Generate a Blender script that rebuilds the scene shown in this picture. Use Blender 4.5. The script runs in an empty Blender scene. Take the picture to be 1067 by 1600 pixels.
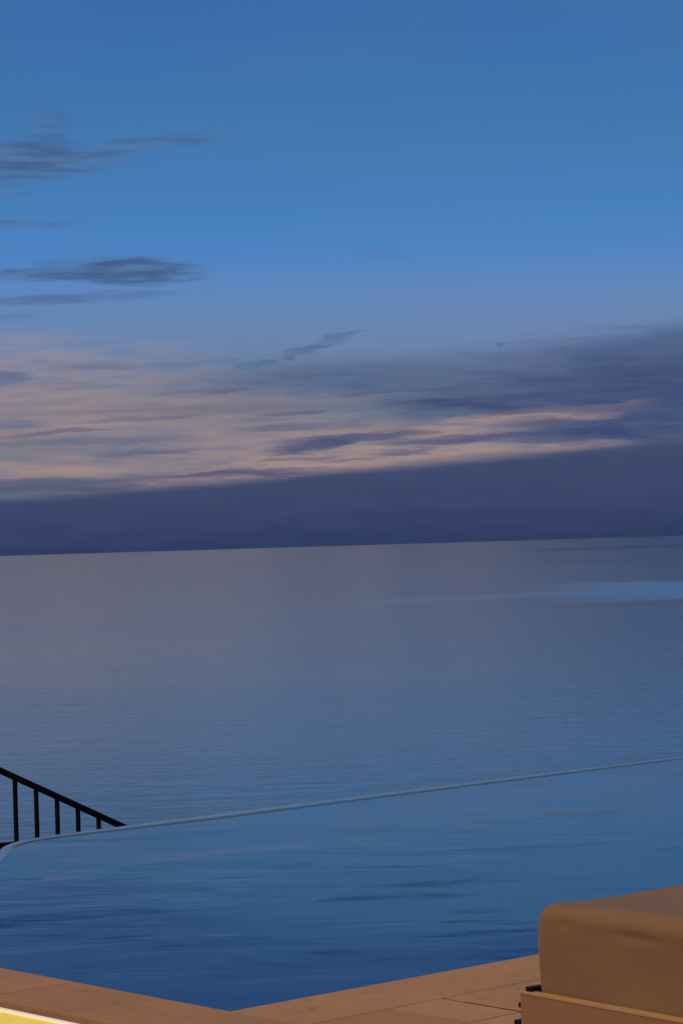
import bpy, bmesh, math, random
from mathutils import Vector, Matrix, noise
random.seed(7)
D = bpy.data
scene = bpy.context.scene
COL = scene.collection
R = math.radians

# ------------------------------------------------------------------ camera
EYE = 1.65
cam_d = D.cameras.new('camera'); cam = D.objects.new('camera', cam_d); COL.objects.link(cam)
cam_d.sensor_fit = 'VERTICAL'; cam_d.sensor_height = 36; cam_d.lens = 3940 / 1600 * 36
cam_d.clip_start = 0.1; cam_d.clip_end = 400000
cam.matrix_world = (Matrix.Translation((0, 0, EYE)) @ Matrix.Rotation(R(90 + 0.756), 4, 'X')
                    @ Matrix.Rotation(R(-1.718), 4, 'Z'))
scene.camera = cam
scene.view_settings.view_transform = 'Standard'
scene.view_settings.look = 'None'
scene.view_settings.exposure = 0
scene.view_settings.gamma = 1
scene.view_settings.use_curve_mapping = False


def lin(r, g, b):
    f = lambda c: (c / 255) / 12.92 if c / 255 <= 0.04045 else ((c / 255 + 0.055) / 1.055) ** 2.4
    return (f(r), f(g), f(b), 1)


# ------------------------------------------------------------------ node helper
class NT:
    def __init__(s, t):
        s.t = t

    def n(s, kind, **kw):
        nd = s.t.nodes.new(kind)
        for k, v in kw.items():
            setattr(nd, k, v)
        return nd

    def put(s, sock, v):
        if isinstance(v, bpy.types.NodeSocket):
            s.t.links.new(v, sock)
        elif v is not None:
            sock.default_value = v

    def m(s, op, a, b=None, c=None, clamp=False):
        nd = s.n('ShaderNodeMath', operation=op, use_clamp=clamp)
        s.put(nd.inputs[0], a); s.put(nd.inputs[1], b); s.put(nd.inputs[2], c)
        return nd.outputs[0]

    def smooth(s, v, lo, hi, a=0.0, b=1.0):
        nd = s.n('ShaderNodeMapRange', interpolation_type='SMOOTHSTEP')
        s.put(nd.inputs['Value'], v); s.put(nd.inputs['From Min'], lo); s.put(nd.inputs['From Max'], hi)
        s.put(nd.inputs['To Min'], a); s.put(nd.inputs['To Max'], b)
        return nd.outputs[0]

    def mix(s, f, a, b):
        nd = s.n('ShaderNodeMix', data_type='RGBA')
        s.put(nd.inputs[0], f); s.put(nd.inputs[6], a); s.put(nd.inputs[7], b)
        return nd.outputs[2]

    def noise(s, vec, scale, detail=4, rough=0.5, loc=(0, 0, 0), sc=(1, 1, 1), dist=0.0, rot=(0, 0, 0)):
        mp = s.n('ShaderNodeMapping'); s.put(mp.inputs[0], vec)
        mp.inputs['Location'].default_value = loc; mp.inputs['Scale'].default_value = sc
        mp.inputs['Rotation'].default_value = rot
        nd = s.n('ShaderNodeTexNoise'); s.put(nd.inputs['Vector'], mp.outputs[0])
        nd.inputs['Scale'].default_value = scale; nd.inputs['Detail'].default_value = detail
        nd.inputs['Roughness'].default_value = rough; nd.inputs['Distortion'].default_value = dist
        return nd.outputs[0]

    def ramp(s, v, stops):
        nd = s.n('ShaderNodeValToRGB'); s.put(nd.inputs[0], v)
        e = nd.color_ramp.elements
        while len(e) < len(stops):
            e.new(0.5)
        for el, (p, c) in zip(e, stops):
            el.position = p; el.color = c
        return nd.outputs[0]


# ------------------------------------------------------------------ world: dusk sky with its clouds
SUN_AZ, SUN_EL = 224.0, 54.0
world = D.worlds.new('World'); scene.world = world; world.use_nodes = True
wt = world.node_tree; wt.nodes.clear(); W = NT(wt)
# every cloud: azimuth, elevation, half width, half height (degrees), tilt, density
DARK = [(3.72, 4.43, 0.10, 0.03, 0.0, 0.5), (0.2, 4.72, 0.45, 0.07, 14.0, 0.4), (0.3, 3.95, 1.6, 0.05, 3, 0.3), (-7.4, 8.8, 2.3, 0.40, 0.6, 0.9), (-4.9, 9.05, 2.7, 0.17, 6.3, 0.6), (-6.44, 9.4, 0.5, 0.55, -1.7, 0.42), (-7.43, 8.17, 0.65, 0.262, -1.7, 0.3), (-7.1, 7.41, 1.16, 0.102, 0.0, 0.45), (-4.89, 6.39, 1.53, 0.291, -3.4, 0.95), (-6.77, 6.32, 1.45, 0.131, -0.6, 0.8), (-3.59, 6.3, 0.73, 0.087, -8.5, 0.75), (-6.28, 5.74, 2.33, 0.116, 0.6, 0.5), (-7.44, 5.35, 0.58, 0.087, -1.7, 0.35), (-7.63, 3.97, 0.58, 0.145, 4.0, 0.6), (-5.39, 4.24, 0.87, 0.073, -1.7, 0.35), (-0.45, 4.53, 0.8, 0.116, 14.0, 0.65), (-1.91, 4.14, 0.49, 0.102, 1.1, 0.75), (-1.04, 4.27, 0.2, 0.073, 4.0, 0.6), (1.0, 6.55, 0.73, 0.087, -7.4, 0.2), (-1.86, 3.64, 1.75, 0.087, 1.1, 0.35)]
LOW = [(-0.9, 2.0, 0.9, 0.05, 3, 0.5), (-6.2, 2.75, 1.3, 0.05, 1, 0.45), (-4.3, 2.25, 1.1, 0.06, 2, 0.5), (1.6, 2.1, 0.9, 0.05, 2, 0.6), (-4.2, 3.0, 1.4, 0.05, 3, 0.4), (-1.0, 3.05, 0.8, 0.06, 2, 0.45), (4.3, 2.35, 1.0, 0.045, 1, 0.6), (0.2, 1.95, 0.6, 0.04, 3, 0.5), (5.6, 3.15, 1.4, 0.07, 2, 0.5), (-3.3, 3.55, 0.9, 0.05, 3, 0.35), (1.3, 3.45, 1.2, 0.05, 2, 0.35), (6.4, 3.85, 1.3, 0.08, 3, 0.4), (2.78, 3.14, 1.67, 0.16, 1.1, 0.9), (-0.5, 2.30, 1.0, 0.13, 7.4, 0.9), (0.1, 2.42, 0.9, 0.08, 7, 0.8), (0.44, 2.43, 1.75, 0.087, 2.9, 0.8), (-2.64, 1.69, 2.18, 0.087, 1.1, 0.8), (-6.4, 1.58, 2.76, 0.16, 0.6, 0.75), (2.47, 2.31, 1.6, 0.102, 1.7, 0.7), (4.94, 2.63, 1.6, 0.116, 0.6, 0.8), (6.23, 2.36, 2.33, 0.218, 0.0, 0.95), (5.38, 2.91, 2.18, 0.102, 0.0, 0.6), (-1.16, 2.71, 1.02, 0.087, 0.6, 0.5), (-5.94, 2.52, 3.2, 0.087, -0.6, 0.3), (-3.32, 3.18, 2.91, 0.102, 0.0, 0.3), (6.98, 3.43, 1.31, 0.145, -0.6, 0.7), (13.0, 3.1, 3.5, 0.2, 0.0, 0.8), (-13.0, 2.4, 3.5, 0.12, 0.0, 0.6)]
GLOW = [(-9.5, 3.4, 6.5, 1.5, -1.0, 0.5), (-8.5, 3.2, 7.5, 0.8, -1.0, 0.6), (3.3, 2.62, 3.0, 0.22, 5.1, 0.9), (-0.46, 1.82, 4.8, 0.36, 3.4, 0.95), (4.2, 2.08, 2.1, 0.13, 0.5, 0.95), (-8.5, 1.85, 5.9, 0.33, -0.3, 0.75), (-1.17, 2.3, 3.78, 0.6, 1.1, 0.65), (5.3, 2.95, 1.4, 0.07, 1.1, 0.4), (-9.0, 3.8, 4.2, 0.4, -1.0, 0.4)]
MASS = [(9.5, 3.3, 7.4, 1.3, 1.5, 0.95), (8.5, 4.25, 5.4, 0.465, 3.5, 0.7), (1.79, 3.75, 4.8, 0.436, 0.0, 0.45)]

grp = D.node_groups.new('cloud_patch', 'ShaderNodeTree')
for nm in ('Az', 'El', 'cAz', 'cEl', 'iW', 'iH', 'Cos', 'Sin', 'Ragged', 'Density'):
    grp.interface.new_socket(nm, in_out='INPUT', socket_type='NodeSocketFloat')
grp.interface.new_socket('Mask', in_out='OUTPUT', socket_type='NodeSocketFloat')
G = NT(grp); gi = grp.nodes.new('NodeGroupInput').outputs; go = grp.nodes.new('NodeGroupOutput')
da = G.m('SUBTRACT', gi[0], gi[2]); de = G.m('SUBTRACT', gi[1], gi[3])
ru = G.m('MULTIPLY', G.m('ADD', G.m('MULTIPLY', da, gi[6]), G.m('MULTIPLY', de, gi[7])), gi[4])
rv = G.m('MULTIPLY', G.m('SUBTRACT', G.m('MULTIPLY', de, gi[6]), G.m('MULTIPLY', da, gi[7])), gi[5])
rr = G.m('ADD', G.m('MULTIPLY', ru, ru), G.m('MULTIPLY', rv, rv))
rr = G.m('ADD', rr, gi[8])
G.put(go.inputs[0], G.m('MULTIPLY', G.smooth(rr, 2.0, -0.1), gi[9]))

tc = W.n('ShaderNodeTexCoord'); dirv = tc.outputs['Generated']
sep = W.n('ShaderNodeSeparateXYZ'); W.put(sep.inputs[0], dirv)
deg = 180 / math.pi
el = W.m('MULTIPLY', W.m('ARCSINE', sep.outputs[2]), deg)
az = W.m('MULTIPLY', W.m('ARCTAN2', sep.outputs[0], sep.outputs[1]), deg)
n1 = W.noise(dirv, 22, 5, 0.6, sc=(1, 1, 7), rot=(0, R(-2), 0))
n2 = W.noise(dirv, 30, 5, 0.6, loc=(3, 1, 5), sc=(1, 1, 9), rot=(0, R(-3), 0))
n3 = W.noise(dirv, 38, 4, 0.55, loc=(7, 2, 1), sc=(1, 1, 8.5), rot=(0, R(-3), 0))
azw = W.m('ADD', az, W.m('MULTIPLY', W.m('SUBTRACT', n1, 0.5), 1.6))
elw = W.m('ADD', el, W.m('MULTIPLY', W.m('SUBTRACT', n2, 0.5), 0.42))
ragged = W.m('MULTIPLY', W.m('SUBTRACT', n3, 0.5), 3.0)


def cloud_mask(lst, soft=1.0):
    out = None
    for (a, e, w_, h_, t, d) in lst:
        g = W.n('ShaderNodeGroup'); g.node_tree = grp
        W.put(g.inputs[0], azw); W.put(g.inputs[1], elw)
        g.inputs[2].default_value = a; g.inputs[3].default_value = e
        g.inputs[4].default_value = 1 / w_; g.inputs[5].default_value = 1 / h_
        g.inputs[6].default_value = math.cos(R(t)); g.inputs[7].default_value = math.sin(R(t))
        W.put(g.inputs[8], W.m('MULTIPLY', ragged, soft)); g.inputs[9].default_value = d
        out = g.outputs[0] if out is None else W.m('MAXIMUM', out, g.outputs[0])
    return out


sky_stops = [(0, (102, 110, 128)), (2, (102, 112, 130)), (3, (103, 117, 138)), (3.8, (108, 124, 151)), (4.6, (108, 133, 173)),
             (5.8, (97, 135, 188)), (6.6, (77, 131, 196)), (7.5, (70, 127, 188)), (9, (66, 120, 178)), (11, (60, 112, 172)),
             (12.4, (56, 107, 168)), (18, (50, 96, 156)), (30, (40, 78, 134)), (60, (28, 58, 106)), (90, (24, 50, 96))]
base = W.ramp(W.m('DIVIDE', el, 90, clamp=True), [(p / 90, lin(*c)) for p, c in sky_stops])
# a little true atmosphere in the blue
nish = W.n('ShaderNodeTexSky'); nish.sky_type = 'NISHITA'; nish.sun_disc = False
nish.sun_elevation = R(2); nish.sun_rotation = R(SUN_AZ - 270)
tone = W.noise(dirv, 9, 3, 0.5, sc=(1, 1, 4))
base = W.mix(W.m('MULTIPLY', W.smooth(tone, 0.3, 0.75), 0.10), base, lin(90, 135, 180))
# long faint streaks in the twilight belt
belt = W.m('MULTIPLY', W.smooth(el, 1.0, 2.2), W.smooth(el, 5.2, 3.4))
base = W.mix(W.m('MULTIPLY', W.m('MULTIPLY', belt, W.smooth(n2, 0.42, 0.7)), 0.45), base, lin(84, 95, 128))
c = W.mix(cloud_mask(MASS, 0.45), base, lin(60, 79, 121))
gl = cloud_mask(GLOW, 0.5)
gl = W.m('MULTIPLY', gl, W.smooth(n1, 0.25, 0.6, 0.55, 1.0))
c = W.mix(gl, c, W.mix(W.smooth(n3, 0.35, 0.7), lin(173, 145, 136), lin(154, 136, 140)))
c = W.mix(W.m('MULTIPLY', W.m('MULTIPLY', belt, W.smooth(n3, 0.55, 0.72)), 0.28), c, lin(78, 88, 124))
c = W.mix(cloud_mask(DARK, 0.6), c, W.mix(W.smooth(n3, 0.35, 0.65), lin(66, 92, 134), lin(84, 116, 156)))
c = W.mix(cloud_mask(LOW, 0.65), c, W.mix(W.smooth(n3, 0.3, 0.7), lin(58, 72, 112), lin(76, 88, 122)))
# bank of cloud on the horizon, its top higher to the right
azc = W.m('MINIMUM', W.m('MAXIMUM', az, -20.0), 25.0)
top = W.m('ADD', W.m('MULTIPLY', azc, 0.058), 1.68)
top = W.m('ADD', top, W.m('MULTIPLY', W.m('SUBTRACT', n2, 0.5), 0.22))
dd = W.m('SUBTRACT', el, top)
bankc = W.ramp(W.m('DIVIDE', el, 2.2, clamp=True), [(0, lin(45, 59, 96)), (0.12, lin(49, 62, 99)), (0.45, lin(57, 71, 106)), (1, lin(64, 75, 110))])
bankc = W.mix(W.m('MULTIPLY', W.smooth(n1, 0.4, 0.7), 0.3), bankc, lin(66, 78, 116))
c = W.mix(W.smooth(dd, 0.20, -0.15), c, bankc)
add = W.n('ShaderNodeMix', data_type='RGBA', blend_type='ADD'); add.inputs[0].default_value = 0.0006
W.put(add.inputs[6], c); W.put(add.inputs[7], nish.outputs[0])
bg = W.n('ShaderNodeBackground'); W.put(bg.inputs[0], add.outputs[2]); bg.inputs[1].default_value = 1.0
wo = W.n('ShaderNodeOutputWorld'); W.put(wo.inputs[0], bg.outputs[0])

# ------------------------------------------------------------------ warm lamp high behind the camera, standing in for unseen terrace lighting
sd = D.lights.new('terrace_fill_sun', 'SUN'); sd.energy = 2.5; sd.angle = R(14); sd.color = (1.0, 0.68, 0.28)
terrace_fill_sun = D.objects.new('terrace_fill_sun', sd); COL.objects.link(terrace_fill_sun)
sv = Vector((math.sin(R(SUN_AZ)) * math.cos(R(SUN_EL)), math.cos(R(SUN_AZ)) * math.cos(R(SUN_EL)), math.sin(R(SUN_EL))))
terrace_fill_sun.rotation_euler = sv.to_track_quat('Z', 'Y').to_euler()

# ------------------------------------------------------------------ frame of the pool: origin at its near corner
CORNER = Vector((-0.4495, 9.0216, 0)); AU = R(48.6)
U = Vector((math.sin(AU), math.cos(AU), 0)); V = Vector((-math.cos(AU), math.sin(AU), 0))


def P(u, w, z=0.0):
    return CORNER + U * u + V * w + Vector((0, 0, z))


# ------------------------------------------------------------------ mesh helpers
def link(name, me, mat=None, parent=None, **props):
    o = D.objects.new(name, me); COL.objects.link(o)
    if mat and me is not None:
        me.materials.append(mat)
    if parent:
        o.parent = parent
    for k, v in props.items():
        o[k] = v
    return o


def mesh(name, verts, faces, smooth=False):
    me = D.meshes.new(name); me.from_pydata([tuple(v) for v in verts], [], faces); me.update()
    bm = bmesh.new(); bm.from_mesh(me); bmesh.ops.recalc_face_normals(bm, faces=bm.faces); bm.to_mesh(me); bm.free()
    if smooth:
        me.polygons.foreach_set('use_smooth', [True] * len(me.polygons))
    return me


def prism_uw(poly, z0, z1):
    n = len(poly)
    vs = [P(a, b, z0) for a, b in poly] + [P(a, b, z1) for a, b in poly]
    fs = [list(range(n)), list(range(n, 2 * n))] + [[i, (i + 1) % n, n + (i + 1) % n, n + i] for i in range(n)]
    return vs, fs


def slab_geo(u0, u1, w0, w1, z0, z1, ch=0.0012, jit=0.0004):
    """a paving slab with worn, chamfered arrises"""
    t = [z1 + random.uniform(-jit, jit) for _ in range(4)]
    o = [(u0, w0), (u1, w0), (u1, w1), (u0, w1)]
    i = [(u0 + ch, w0 + ch), (u1 - ch, w0 + ch), (u1 - ch, w1 - ch), (u0 + ch, w1 - ch)]
    vs = [P(a, b, z0) for a, b in o] + [P(a, b, t[k] - ch * 0.8) for k, (a, b) in enumerate(o)] + [P(a, b, t[k]) for k, (a, b) in enumerate(i)]
    fs = [[0, 1, 2, 3], [8, 9, 10, 11]]
    for k in range(4):
        l = (k + 1) % 4
        fs += [[k, l, 4 + l, 4 + k], [4 + k, 4 + l, 8 + l, 8 + k]]
    return vs, fs


def box_geo(c, ax, ay, az_, sx, sy, sz, ch=0.0):
    """oriented box, half sizes sx sy sz; all edges chamfered by ch"""
    bm = bmesh.new(); bmesh.ops.create_cube(bm, size=2)
    for v in bm.verts:
        v.co = Vector((v.co.x * sx, v.co.y * sy, v.co.z * sz))
    if ch:
        bmesh.ops.bevel(bm, geom=list(bm.edges), offset=ch, segments=2, profile=0.6, affect='EDGES')
    for v in bm.verts:
        v.co = c + ax * v.co.x + ay * v.co.y + az_ * v.co.z
    me = D.meshes.new('box'); bm.to_mesh(me); bm.free()
    return me


# ------------------------------------------------------------------ materials
def new_mat(name):
    m = D.materials.new(name); m.use_nodes = True
    t = m.node_tree; t.nodes.clear(); N = NT(t)
    b = N.n('ShaderNodeBsdfPrincipled'); o = N.n('ShaderNodeOutputMaterial')
    N.put(o.inputs[0], b.outputs[0])
    return m, N, b


def obj_pos(N):
    g = N.n('ShaderNodeNewGeometry'); return g.outputs['Position']


def bump(N, h, strength, dist, nrm=None):
    b = N.n('ShaderNodeBump'); N.put(b.inputs['Height'], h)
    b.inputs['Strength'].default_value = strength; b.inputs['Distance'].default_value = dist
    if nrm is not None:
        N.put(b.inputs['Normal'], nrm)
    return b.outputs[0]


def stone_mat(name, a, b_, c_, rough=0.72):
    m, N, b = new_mat(name); p = obj_pos(N)
    big = N.noise(p, 2.2, 5, 0.6); mid = N.noise(p, 14, 5, 0.65); fine = N.noise(p, 180, 3, 0.6)
    col = N.mix(N.smooth(big, 0.3, 0.7), a, b_)
    col = N.mix(N.m('MULTIPLY', N.smooth(mid, 0.45, 0.75), 0.55), col, c_)
    col = N.mix(N.m('MULTIPLY', N.smooth(fine, 0.52, 0.7), 0.25), col, (a[0] * .6, a[1] * .6, a[2] * .6, 1))
    sta = N.noise(p, 5.5, 6, 0.7, loc=(9, 3, 0), dist=0.6)
    col = N.mix(N.m('MULTIPLY', N.smooth(sta, 0.56, 0.7), 0.4), col, (a[0] * .55, a[1] * .52, a[2] * .5, 1))
    oi = N.n('ShaderNodeObjectInfo')
    hsv = N.n('ShaderNodeHueSaturation'); N.put(hsv.inputs['Color'], col)
    N.put(hsv.inputs['Value'], N.smooth(oi.outputs['Random'], 0, 1, 0.92, 1.07))
    N.put(b.inputs['Base Color'], hsv.outputs[0])
    N.put(b.inputs['Roughness'], N.smooth(mid, 0.2, 0.8, rough - .1, rough + .1))
    h = N.m('ADD', N.m('MULTIPLY', mid, 0.6), N.m('MULTIPLY', fine, 0.4))
    N.put(b.inputs['Normal'], bump(N, h, 0.5, 0.0016))
    return m


M_stone = stone_mat('sandstone_paving', (0.36, 0.212, 0.112, 1), (0.41, 0.243, 0.133, 1), (0.30, 0.168, 0.084, 1))
M_joint = stone_mat('sandy_mortar', (0.20, 0.105, 0.058, 1), (0.17, 0.09, 0.05, 1), (0.14, 0.075, 0.04, 1), 0.85)
M_mortar = stone_mat('dark_mortar', (0.13, 0.07, 0.04, 1), (0.10, 0.055, 0.03, 1), (0.08, 0.045, 0.025, 1), 0.9)
M_strip = stone_mat('darker_brown_stone', (0.27, 0.135, 0.068, 1), (0.30, 0.15, 0.078, 1), (0.23, 0.115, 0.06, 1))
M_wall = stone_mat('rendered_wall', (0.42, 0.36, 0.30, 1), (0.46, 0.40, 0.33, 1), (0.36, 0.30, 0.25, 1), 0.8)
M_hill = stone_mat('hillside_scrub', (0.05, 0.07, 0.03, 1), (0.09, 0.08, 0.05, 1), (0.16, 0.12, 0.08, 1), 0.9)


def fabric_mat(name, a, b_, rough=0.85):
    m, N, b = new_mat(name); p = obj_pos(N)
    big = N.noise(p, 5, 4, 0.55); mid = N.noise(p, 40, 4, 0.6)
    col = N.mix(N.smooth(big, 0.3, 0.7), a, b_)
    col = N.mix(N.m('MULTIPLY', N.smooth(mid, 0.4, 0.8), 0.15), col, (a[0] * .75, a[1] * .75, a[2] * .75, 1))
    N.put(b.inputs['Base Color'], col); b.inputs['Roughness'].default_value = rough
    b.inputs['Sheen Weight'].default_value = 0.15; b.inputs['Sheen Roughness'].default_value = 0.45
    b.inputs['Sheen Tint'].default_value = (0.9, 0.8, 0.65, 1)
    weave = N.noise(p, 600, 2, 0.5)
    n0 = bump(N, big, 0.25, 0.012)
    N.put(b.inputs['Normal'], bump(N, weave, 0.35, 0.0008, n0))
    return m


M_cushion = fabric_mat('brown_canvas', (0.195, 0.117, 0.068, 1), (0.206, 0.124, 0.072, 1))

# smooth painted timber of the bench base
M_base, N, b = new_mat('tan_painted_board'); p = obj_pos(N)
gr = N.noise(p, 6, 5, 0.6, sc=(1, 1, 14)); bl = N.noise(p, 2.5, 3, 0.5)
col = N.mix(N.smooth(gr, 0.3, 0.75), (0.245, 0.137, 0.080, 1), (0.275, 0.153, 0.090, 1))
col = N.mix(N.m('MULTIPLY', N.smooth(bl, 0.45, 0.75), 0.35), col, (0.24, 0.13, 0.07, 1))
N.put(b.inputs['Base Color'], col); b.inputs['Roughness'].default_value = 0.5
N.put(b.inputs['Normal'], bump(N, gr, 0.25, 0.001))
M_rim, N, b = new_mat('lit_top_edge'); p = obj_pos(N)  # paler colour paints the light caught along the base's top edge
gr = N.noise(p, 30, 4, 0.6)
N.put(b.inputs['Base Color'], N.mix(N.smooth(gr, 0.3, 0.8), (0.45, 0.28, 0.155, 1), (0.36, 0.215, 0.115, 1)))
b.inputs['Roughness'].default_value = 0.5

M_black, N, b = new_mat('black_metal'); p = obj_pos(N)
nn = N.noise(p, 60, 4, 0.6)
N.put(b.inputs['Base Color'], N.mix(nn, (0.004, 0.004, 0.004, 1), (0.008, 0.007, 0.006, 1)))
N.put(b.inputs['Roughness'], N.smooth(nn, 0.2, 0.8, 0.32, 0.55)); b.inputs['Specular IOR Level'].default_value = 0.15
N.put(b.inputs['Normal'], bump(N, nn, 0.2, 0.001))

M_lip, N, b = new_mat('wet_pale_blue_tile'); p = obj_pos(N)
nn = N.noise(p, 5, 4, 0.6)
N.put(b.inputs['Base Color'], N.mix(nn, (0.06, 0.13, 0.215, 1), (0.09, 0.165, 0.25, 1)))
b.inputs['Roughness'].default_value = 0.12
N.put(b.inputs['Normal'], bump(N, N.noise(p, 9, 3, 0.5), 0.25, 0.01))

# pool water
M_pool, N, b = new_mat('pool_water'); p = obj_pos(N)
b.inputs['IOR'].default_value = 1.33
# base colour of the surface: deep blue near, teal beyond, with a warped border
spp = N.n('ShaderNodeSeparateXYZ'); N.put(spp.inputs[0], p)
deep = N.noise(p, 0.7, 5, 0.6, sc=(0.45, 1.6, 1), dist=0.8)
far_mix = N.m('ADD', N.m('ADD', spp.outputs[1], N.m('MULTIPLY', spp.outputs[0], 0.45)), N.m('MULTIPLY', N.m('SUBTRACT', deep, 0.5), 4.5))
N.put(b.inputs['Base Color'], N.mix(N.smooth(N.m('SUBTRACT', far_mix, N.smooth(spp.outputs[0], -0.6, -1.5, 0.0, 1.1)), 10.9, 11.9), (0.007, 0.012, 0.080, 1), (0.020, 0.070, 0.125, 1)))
b.inputs['Roughness'].default_value = 0.12
w1 = N.noise(p, 1.3, 3, 0.55, rot=(0, 0, R(10)), sc=(0.6, 1.5, 1), dist=0.6)
w2 = N.noise(p, 5, 3, 0.5, rot=(0, 0, R(-8)), sc=(0.6, 1.6, 1), dist=0.3)
act = N.smooth(N.noise(p, 0.45, 2, 0.5, loc=(2, 5, 0)), 0.40, 0.60, 0.15, 1.15)
h = N.m('MULTIPLY', N.m('ADD', N.m('MULTIPLY', w1, 1.0), N.m('MULTIPLY', w2, 0.07)), act)
# short ripples here and there turn their faces to the terrace
st = N.noise(p, 1.9, 6, 0.7, sc=(0.6, 1.9, 1), loc=(3, 7, 0), rot=(0, 0, R(6)), dist=0.5)
where = N.m('MULTIPLY', N.smooth(spp.outputs[1], 14.2, 12.6), N.smooth(N.m('ADD', spp.outputs[1], N.m('MULTIPLY', spp.outputs[0], 0.5)), 9.6, 10.9))
cn = N.n('ShaderNodeCombineXYZ'); cn.inputs[2].default_value = 1.0
N.put(cn.inputs[1], N.m('MULTIPLY', N.m('MULTIPLY', N.smooth(st, 0.53, 0.70), where), -0.07))
N.put(b.inputs['Normal'], bump(N, h, 1.0, 0.006, cn.outputs[0]))

# the sea
M_sea, N, b = new_mat('sea_water'); p = obj_pos(N)
b.inputs['IOR'].default_value = 1.33
b.inputs['Base Color'].default_value = (0.030, 0.060, 0.058, 1)
s1 = N.noise(p, 0.075, 4, 0.55, rot=(0, 0, R(12)), sc=(0.75, 1.3, 1), dist=0.4)
s2 = N.noise(p, 0.35, 3, 0.55, rot=(0, 0, R(-15)), sc=(0.8, 1.2, 1))
s3 = N.noise(p, 1.4, 2, 0.5)
cat = N.noise(p, 0.0011, 4, 0.55, sc=(0.5, 1.6, 1), loc=(4, 1, 0))
sp = N.n('ShaderNodeSeparateXYZ'); N.put(sp.inputs[0], p)
# cat's paw: a patch of ruffled water far out on the right
slope = N.m('DIVIDE', sp.outputs[0], sp.outputs[1])
wob = N.m('MULTIPLY', N.m('SUBTRACT', N.noise(p, 0.004, 3, 0.5), 0.5), 500)
yc = N.m('ADD', N.m('ADD', sp.outputs[1], wob), 0)
band = N.m('MULTIPLY', N.smooth(yc, 2350, 2480), N.smooth(yc, 3500, 3250))
band = N.m('MULTIPLY', band, N.smooth(N.m('ADD', sp.outputs[0], N.m('MULTIPLY', wob, 0.25)), 150, 420))
trail = N.m('MULTIPLY', N.smooth(N.m('ADD', yc, N.m('MULTIPLY', sp.outputs[0], -1.1)), 2480, 2580), N.smooth(N.m('ADD', yc, N.m('MULTIPLY', sp.outputs[0], -1.1)), 2740, 2640))
trail = N.m('MULTIPLY', trail, N.m('MULTIPLY', N.smooth(sp.outputs[0], -80, 80), N.smooth(sp.outputs[0], 330, 200)))
fard = N.m('MULTIPLY', N.m('MULTIPLY', N.smooth(sp.outputs[1], 12500, 13500), N.smooth(sp.outputs[1], 17500, 15500)), N.smooth(slope, 0.068, 0.095))
amp = N.smooth(cat, 0.35, 0.65, 0.8, 1.15)
hs = N.m('ADD', N.m('MULTIPLY', s1, 1.0), N.m('ADD', N.m('MULTIPLY', s2, 0.22), N.m('MULTIPLY', s3, 0.05)))
cn = N.n('ShaderNodeCombineXYZ'); cn.inputs[2].default_value = 1.0
N.put(cn.inputs[1], N.m('ADD', N.m('SUBTRACT', N.m('MULTIPLY', band, -0.027), 0.010), N.m('ADD', N.m('MULTIPLY', N.m('SUBTRACT', cat, 0.5), -0.018), N.m('SUBTRACT', N.m('MULTIPLY', fard, 0.02), N.m('MULTIPLY', trail, 0.010)))))      # wind ripples there show their steep faces
N.put(b.inputs['Normal'], bump(N, N.m('MULTIPLY', hs, amp), 1.0, 0.26, cn.outputs[0]))
N.put(b.inputs['Roughness'], N.m('ADD', 0.08, N.m('MULTIPLY', band, -0.02)))

# lit floor panel
M_diff, N, b = new_mat('glowing_yellow_diffuser'); p = obj_pos(N)
nn = N.noise(p, 7, 3, 0.5)
b.inputs['Base Color'].default_value = (0.12, 0.10, 0.03, 1); b.inputs['Roughness'].default_value = 0.4
N.put(b.inputs['Emission Color'], N.mix(N.smooth(nn, 0.3, 0.7), (0.66, 0.46, 0.01, 1), (0.74, 0.54, 0.05, 1)))
b.inputs['Emission Strength'].default_value = 0.95
M_edge, N, b = new_mat('glowing_white_edge')
b.inputs['Base Color'].default_value = (0.8, 0.78, 0.75, 1)
b.inputs['Emission Color'].default_value = (0.55, 0.47, 0.42, 1); b.inputs['Emission Strength'].default_value = 0.55

# ------------------------------------------------------------------ setting: sea and hillside
SEA = -60.0
vs, fs = [], []
ys = [-400, 0, 200, 500, 1500, 6000, 25000, 90000, 300000]
for y in ys:
    for x in (-300000, -30000, -3000, 0, 3000, 30000, 300000):
        vs.append((x, y, SEA))
for j in range(len(ys) - 1):
    for i in range(6):
        q = j * 7 + i; fs.append([q, q + 1, q + 8, q + 7])
link('sea', mesh('sea', vs, fs), M_sea, kind='structure')

vs, fs = [], []
nx, ny = 60, 40
for j in range(ny + 1):
    for i in range(nx + 1):
        x = -150 + 300 * i / nx; d = j / ny
        p0 = Vector((x, 21.0 + 0.25 * (x if x > -8 else -8) + 85 * d * d + 1.5 * math.sin(x * .13), 0))
        z = -3.2 - 62 * d * d ** 0.15
        z += noise.noise(Vector((x * .08, d * 6, 0))) * 3.0 * min(1, d * 4)
        vs.append((p0.x, p0.y + 0, z))
for j in range(ny):
    for i in range(nx):
        q = j * (nx + 1) + i; fs.append([q, q + 1, q + nx + 2, q + nx + 1])
link('hillside', mesh('hillside', vs, fs, True), M_hill, kind='structure')

# ------------------------------------------------------------------ setting: terrace and paving
terr_poly = [(-14, -12), (14.4, -12), (14.4, 0), (0, 0), (0, 2.2), (-14, 2.2)]
g = prism_uw(terr_poly, -3.2, -0.034)
terrace = link('terrace', mesh('terrace', *g), M_joint, kind='structure')
sl = []      # (u0,u1,w0,w1)
J = 0.0035
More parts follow.
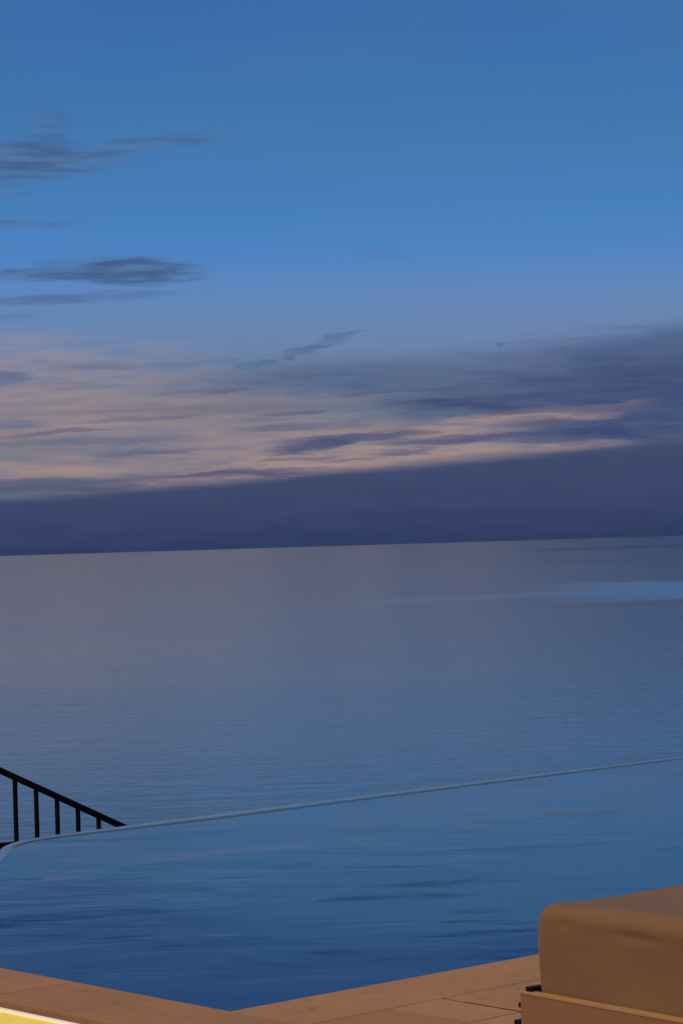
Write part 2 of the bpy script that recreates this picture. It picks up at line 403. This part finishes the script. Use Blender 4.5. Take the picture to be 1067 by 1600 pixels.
# coping along the pool
for (a0, a1) in [(0, .425), (.425, 1.72), (1.72, 3.0), (3.0, 4.3)]:
    sl.append((a0 + J, a1 - J, -0.405 + J, 0.0))
sl.append((-0.41, -J, -0.405 + J, 0.95 - J))
sl.append((-0.41, 0.0, 0.95 + J, 2.19))
# rows of slabs behind the coping
rows = [(-0.81, -0.405, [-1.2, -.8, -.4, 0, .405, .652, 1.08, 1.49, 1.9, 2.31]),
        (-1.22, -0.81, [-1.2, -.79, -.38, .03, .44, .85, 1.26, 1.67, 2.08]),
        (-1.63, -1.22, [-1.2, -.79, -.38, .03, .44, .85, 1.26, 1.67, 2.08]),
        (-2.04, -1.63, [-1.2, -.79, -.38, .03, .44, .85, 1.26, 1.67, 2.08]),
        (-2.45, -2.04, [-1.2, -.79, -.38, .03, .44, .85, 1.26, 1.67, 2.08])]
for (b0, b1, us) in rows:
    for a0, a1 in zip(us, us[1:]):
        wide = 0.012 if abs(a0 - .652) < 1e-6 else 0
        sl.append((a0 + J + wide, a1 - J, b0 + J, b1 - J))
for s in sl:
    link('paving_slab', mesh('paving_slab', *slab_geo(*s, -0.03, 0.0)), M_stone, terrace)
link('mortar', mesh('mortar', *prism_uw([(-.409, -2.45), (14.3, -2.45), (14.3, -.002), (-.002, -.002), (-.002, 2.18), (-.409, 2.18)], -0.033, -0.0035)), M_mortar, terrace, kind='stuff')
link('joint_shade', mesh('joint_shade', *slab_geo(0.6555, 0.6665, -0.808, -0.515, -0.03, -0.0015)), M_black, terrace)  # black strip laid in the open joint, its shade put in as colour
# the rest of the terrace, past what the photograph shows
vs, fs = [], []
def field(u0, u1, w0, w1, st=0.41):
    a = u0
    while a < u1 - .01:
        a2 = min(a + st, u1); b_ = w0
        while b_ < w1 - .01:
            b2 = min(b_ + st, w1)
            v, f = slab_geo(a + J, a2 - J, b_ + J, b2 - J, -0.03, 0.0)
            n = len(vs); vs.extend(v); fs.extend([[k + n for k in q] for q in f]); b_ = b2
        a = a2
field(-13.9, -1.2, -11.9, 2.15); field(-1.2, 14.3, -11.9, -2.45); field(2.31, 14.3, -2.45, -0.81); field(2.31, 4.3, -0.81, -0.405)
field(4.3, 14.3, -0.81, 0.0); field(2.08, 2.31, -2.45, -0.81); field(-1.2, -0.97, -0.405, 2.15)
link('paving', mesh('paving', vs, fs), M_stone, terrace, kind='stuff')
# recessed strip of darker stone by the coping
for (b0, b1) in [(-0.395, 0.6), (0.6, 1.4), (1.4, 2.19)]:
    link('recessed_strip', mesh('recessed_strip', *slab_geo(-0.493, -0.413, b0 + J, b1 - J, -0.033, -0.012)), M_strip, terrace)

# lit panel let into the terrace
lp = link('floor_light', None, label='glowing yellow light panel with white edge set in the terrace beside the pool coping', category='floor light')
lp.location = P(-0.72, 0.9, -0.03)
def child(name, me, mat, parent):
    o = link(name, me, mat); o.parent = parent; o.matrix_parent_inverse = Matrix.Translation(-parent.location)
    return o
child('diffuser', mesh('diffuser', *slab_geo(-0.94, -0.522, -0.37, 2.16, -0.03, -0.006)), M_diff, lp)
child('edge_strip', mesh('edge_strip', *slab_geo(-0.521, -0.496, -0.395, 2.19, -0.03, 0.001)), M_edge, lp)
child('edge_strip', mesh('edge_strip', *slab_geo(-0.968, -0.941, -0.395, 2.19, -0.03, 0.001)), M_edge, lp)
child('edge_strip', mesh('edge_strip', *slab_geo(-0.940, -0.522, -0.395, -0.371, -0.03, 0.001)), M_edge, lp)

# ------------------------------------------------------------------ infinity pool
ctrl = [(0.0, 1.9), (0.1, 2.5), (0.5, 3.1), (1.2, 3.85), (1.85, 4.45), (2.28, 4.93), (2.49, 5.20), (2.69, 5.368), (2.90, 5.449), (3.15, 5.49), (3.5, 5.515), (4.2, 5.58), (6.0, 5.68), (9.0, 5.80), (11.5, 5.90), (14.3, 6.0)]
def catmull(pts, n=10):
    out = []
    for i in range(len(pts) - 1):
        p0 = Vector(pts[max(i - 1, 0)]); p1 = Vector(pts[i]); p2 = Vector(pts[i + 1]); p3 = Vector(pts[min(i + 2, len(pts) - 1)])
        for k in range(n):
            t = k / n
            out.append(0.5 * ((2 * p1) + (p2 - p0) * t + (2 * p0 - 5 * p1 + 4 * p2 - p3) * t * t + (3 * p1 - p0 - 3 * p2 + p3) * t ** 3))
    out.append(Vector(pts[-1]))
    return out
outer = catmull(ctrl)
pool = link('infinity_pool', None, label='blue infinity pool with its far edge spilling towards the sea', category='pool')
pool.location = P(5, 2.5, 0)
# section of the overflow wall, from the water inwards to its outer foot: (offset inwards, z)
sec = [(0.27, -3.0), (0.27, -0.06), (0.265, -0.043), (0.25, -0.033), (0.20, -0.031), (0.07, -0.031), (0.035, -0.034), (0.012, -0.046), (0.0, -0.075), (0.0, -3.2)]
rings = []
for i, q in enumerate(outer):
    t = (outer[min(i + 1, len(outer) - 1)] - outer[max(i - 1, 0)]).normalized()
    inn = Vector((t.y, -t.x))
    wid = 1.0 if q.x > 4.2 else 0.32 + 0.68 * max(0, (q.x - 2.5) / 1.7)
    rings.append([P(*(q + inn * o_ * wid), z) for o_, z in sec])
vs = [v for r in rings for v in r]; m_ = len(sec)
fs = [[i * m_ + k, i * m_ + k + 1, (i + 1) * m_ + k + 1, (i + 1) * m_ + k] for i in range(len(rings) - 1) for k in range(m_ - 1)]
child('overflow_edge', mesh('overflow_edge', vs, fs, True), M_lip, pool)
inner = []
for i, q in enumerate(outer):
    t = (outer[min(i + 1, len(outer) - 1)] - outer[max(i - 1, 0)]).normalized()
    wid = 1.0 if q.x > 4.2 else 0.32 + 0.68 * max(0, (q.x - 2.5) / 1.7)
    inner.append(q + Vector((t.y, -t.x)) * 0.262 * wid)
poly = [(-0.0, -0.0), (14.3, 0.0)] + [tuple(q) for q in reversed(inner)]
poly[-1] = (0.0, poly[-1][1])
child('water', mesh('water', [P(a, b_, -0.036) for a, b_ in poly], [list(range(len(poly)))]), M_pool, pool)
child('basin_wall', mesh('basin_wall', *prism_uw([(14.31, 0.002), (14.6, 0.002), (14.6, 6.0), (14.31, 6.0)], -3.2, 0.0)), M_wall, pool)

# ------------------------------------------------------------------ railing beyond the pool's far corner
rd = Vector((1, 0.35, 0)).normalized(); rn = Vector((-rd.y, rd.x, 0)); UP = Vector((0, 0, 1))
A0 = Vector((-2.805, 20.288, -0.075)); B0 = Vector((-1.975, 20.579, -0.529))
slope = (B0.z - A0.z) / (B0 - A0).to_2d().length
def rp(x, dz=0.0):
    s = (x - A0.x) / rd.x
    return A0 + rd * s + UP * (s * slope + dz)
rail = link('stair_railing', None, label='black metal stair railing sloping down behind the far left pool corner', category='railing')
rail.location = rp(-2.9, -1.6)
a, b_ = rp(-4.4), rp(-1.3); ax = (b_ - a).normalized(); ay = rn; az3 = ax.cross(ay)
child('handrail', box_geo((a + b_) / 2, ax, ay, az3, (b_ - a).length / 2, 0.030, 0.026, 0.005), M_black, rail)
# foot rail: level along the landing, then down the flight
zl = -0.667 - 0.022
l0 = Vector(rp(-4.4)); l0.z = zl; l1 = Vector(rp(-2.68)); l1.z = zl + 0.012
ax2 = (l1 - l0).normalized()
child('bottom_rail', box_geo((l0 + l1) / 2, ax2, rn, ax2.cross(rn), (l1 - l0).length / 2, 0.025, 0.023, 0.003), M_black, rail)
m0 = Vector(l1) + rd * 0.004; m1 = rp(-1.3); m1.z = m0.z + (m1 - m0).to_2d().length * slope
ax3 = (m1 - m0).normalized()
child('bottom_rail', box_geo((m0 + m1) / 2 , ax3, rn, ax3.cross(rn), (m1 - m0).length / 2, 0.025, 0.023, 0.003), M_black, rail)
bx_ = (rd * math.cos(R(38)) + rn * math.sin(R(38))).normalized(); by_ = UP.cross(bx_)
for k in range(-9, 9):
    x = -2.690 + 0.1605 * k
    t = rp(x, -0.022)
    zb = zl + 0.015 if x < -2.67 else m0.z + (t - m0).to_2d().length * slope + 0.012
    if t.z - zb < 0.05:
        continue
    c0 = Vector((t.x, t.y, (t.z + zb) / 2))
    child('baluster', box_geo(c0, bx_, by_, UP, 0.014, 0.014, (t.z - zb) / 2, 0.002), M_black, rail)
for x in (-4.35, -1.35):
    t = rp(x, -0.03)
    child('post', box_geo(Vector((t.x, t.y, t.z - 0.9)), rd, rn, UP, 0.03, 0.03, 0.9, 0.003), M_black, rail)

# flight of steps under the railing, leading down the outside of the pool
steps = link('stone_steps', None, label='stone steps going down behind the pool under the black railing', category='steps')
steps.location = rp(-2.6, -1.5)
for k in range(9):
    x = -4.4 + 0.32 * k; t = rp(x); zt = t.z - 1.35
    child('step', box_geo(Vector((t.x, t.y, (zt - 4.6) / 2)) + rn * 0.55, rd, rn, UP, 0.169, 0.62, (zt + 4.6) / 2, 0.006), M_wall, steps)

# ------------------------------------------------------------------ low bench with thick cushion
Q0 = P(-0.069, -1.525); Q1 = P(-0.117, -2.23)
fa = (Q1 - Q0).normalized(); fb = UP.cross(fa)          # fa runs along the front, fb goes back from it
if fb.dot(U) < 0:
    fb = -fb
def B(a, b, z):
    return Q0 + fa * a + fb * b + UP * z
bench = link('cushioned_bench', None, label='low brown outdoor bench with thick rounded canvas cushion beside the pool', category='bench')
bench.location = B(0.8, 0.3, 0)
L, DP, HB = 2.3, 0.74, 0.25
T = 0.028
child('front_board', box_geo(B(L / 2, T / 2, HB / 2 + .01), fa, fb, UP, L / 2, T / 2, HB / 2 - .014, 0.003), M_base, bench)
child('side_board', box_geo(B(T / 2, T + (DP - 2 * T) / 2, HB / 2 + .01), fa, fb, UP, T / 2, (DP - 2 * T) / 2 - .001, HB / 2 - .014, 0.003), M_base, bench)
child('side_board', box_geo(B(L - T / 2, T + (DP - 2 * T) / 2, HB / 2 + .01), fa, fb, UP, T / 2, (DP - 2 * T) / 2 - .001, HB / 2 - .014, 0.003), M_base, bench)
child('back_board', box_geo(B(L / 2, DP - T / 2, HB / 2 + .01), fa, fb, UP, L / 2, T / 2, HB / 2 - .014, 0.003), M_base, bench)
child('edge_trim', box_geo(B(L / 2, 0.013, HB), fa, fb, UP, L / 2, 0.015, 0.005, 0.002), M_rim, bench)
child('edge_trim', box_geo(B(0.013, 0.03 + (DP - .03) / 2, HB), fa, fb, UP, 0.015, (DP - .03) / 2, 0.005, 0.002), M_rim, bench)
child('deck_panel', box_geo(B(L / 2, DP / 2, HB - 0.03), fa, fb, UP, L / 2 - T - .002, DP / 2 - T - .002, 0.012, 0.002), M_black, bench)
# black fittings that show past the left end
child('bracket', box_geo(B(0.034, 0.034, HB + 0.011), fa, fb, UP, 0.014, 0.030, 0.008, 0.004), M_black, bench)
child('bracket', box_geo(B(-0.007, 0.012, 0.208), fa, fb, UP, 0.007, 0.009, 0.008, 0.003), M_black, bench)
child('bracket', box_geo(B(-0.014, 0.010, 0.150), fa, fb, UP, 0.014, 0.014, 0.012, 0.003), M_black, bench)
for (a_, b2) in ((0.08, 0.08), (0.08, DP - .08), (L - .08, .08), (L - .08, DP - .08)):
    child('foot', box_geo(B(a_, b2, 0.006), fa, fb, UP, 0.03, 0.03, 0.006, 0.001), M_black, bench)

def cushion():
    a0, a1, b0, b1, z0, z1 = 0.036, L - 0.06, 0.034, 0.70, HB - 0.016, 0.524
    r = 0.05
    bm = bmesh.new(); bmesh.ops.create_cube(bm, size=2)
    bmesh.ops.subdivide_edges(bm, edges=list(bm.edges), cuts=63, use_grid_fill=True)
    hx, hy, hz = (a1 - a0) / 2, (b1 - b0) / 2, (z1 - z0) / 2
    for v in bm.verts:
        # crowd vertices towards the rims
        q = Vector([math.copysign(abs(c_) ** 0.6 if True else c_, c_) for c_ in v.co])
        p_ = Vector((q.x * hx, q.y * hy, q.z * hz))
        rz = r if p_.z > 0 else 0.014
        rv = Vector((r, r, rz))
        ix = max(-hx + r, min(hx - r, p_.x)); iy = max(-hy + r, min(hy - r, p_.y)); iz = max(-hz + rz, min(hz - rz, p_.z))
        d = Vector(((p_.x - ix) / r, (p_.y - iy) / r, (p_.z - iz) / rz))
        if d.length > 1e-6:
            mx = max(abs(d.x), abs(d.y), abs(d.z))
            d = d.normalized() * mx
        p_ = Vector((ix + d.x * r, iy + d.y * r, iz + d.z * rz))
        fx, fy, fz = p_.x / hx, p_.y / hy, p_.z / hz
        if fz > 0:
            # raised, stuffed rim round a slightly sunken top; the rim fades at the near-left corner
            s = p_.x + hx
            k = min(1.0, max(0.0, (s - 0.10) / 0.25))
            p_.z += fz * (0.010 * math.exp(-((p_.y + hy - 0.075) / 0.05) ** 2) * k + 0.004 * (1 - fx * fx) - 0.006 * (1 - fy * fy))
        bul = 0.007 * (1 - fz * fz) * math.cos(p_.x * 5)
        if fy < -0.7: p_.y -= bul
        if fx < -0.9: p_.x -= 0.006 * (1 - fz * fz)
        n_ = noise.noise(Vector((p_.x * 5, p_.y * 6, p_.z * 5))); n2_ = noise.noise(Vector((p_.x * 14, p_.y * 14, p_.z * 9 + 4)))
        p_ += Vector((0, -1 if fy < 0 else 1, 0)) * (n_ * 0.006) + Vector((0, 0, 1)) * (n2_ * 0.0035 * max(0, fz))
        n4 = noise.noise(Vector((p_.x * 9, p_.z * 30 + p_.x * 14, p_.y * 9))); p_.y += (-1 if fy < 0 else 1) * n4 * 0.0014 * (1 - abs(fy) ** 8 * 0)
        # a pinched fold under the rim
        ddx = (p_.x + hx - 0.44) / 0.09; ddz = (p_.z - hz + 0.062) / 0.016
        if fy < -0.8: p_.y += 0.006 * math.exp(-ddx * ddx - ddz * ddz)
        ddx = (p_.x + hx - 0.14) / 0.04; ddz = (p_.z - hz + 0.05) / 0.02
        if fy < -0.8: p_.y += 0.005 * math.exp(-ddx * ddx - ddz * ddz)
        v.co = B((a0 + a1) / 2 + p_.x, (b0 + b1) / 2 + p_.y, (z0 + z1) / 2 + p_.z)
    bmesh.ops.recalc_face_normals(bm, faces=bm.faces)
    for f in bm.faces: f.smooth = True
    me = D.meshes.new('cushion'); bm.to_mesh(me); bm.free()
    return me
child('cushion', cushion(), M_cushion, bench)

scene.render.engine = 'CYCLES'
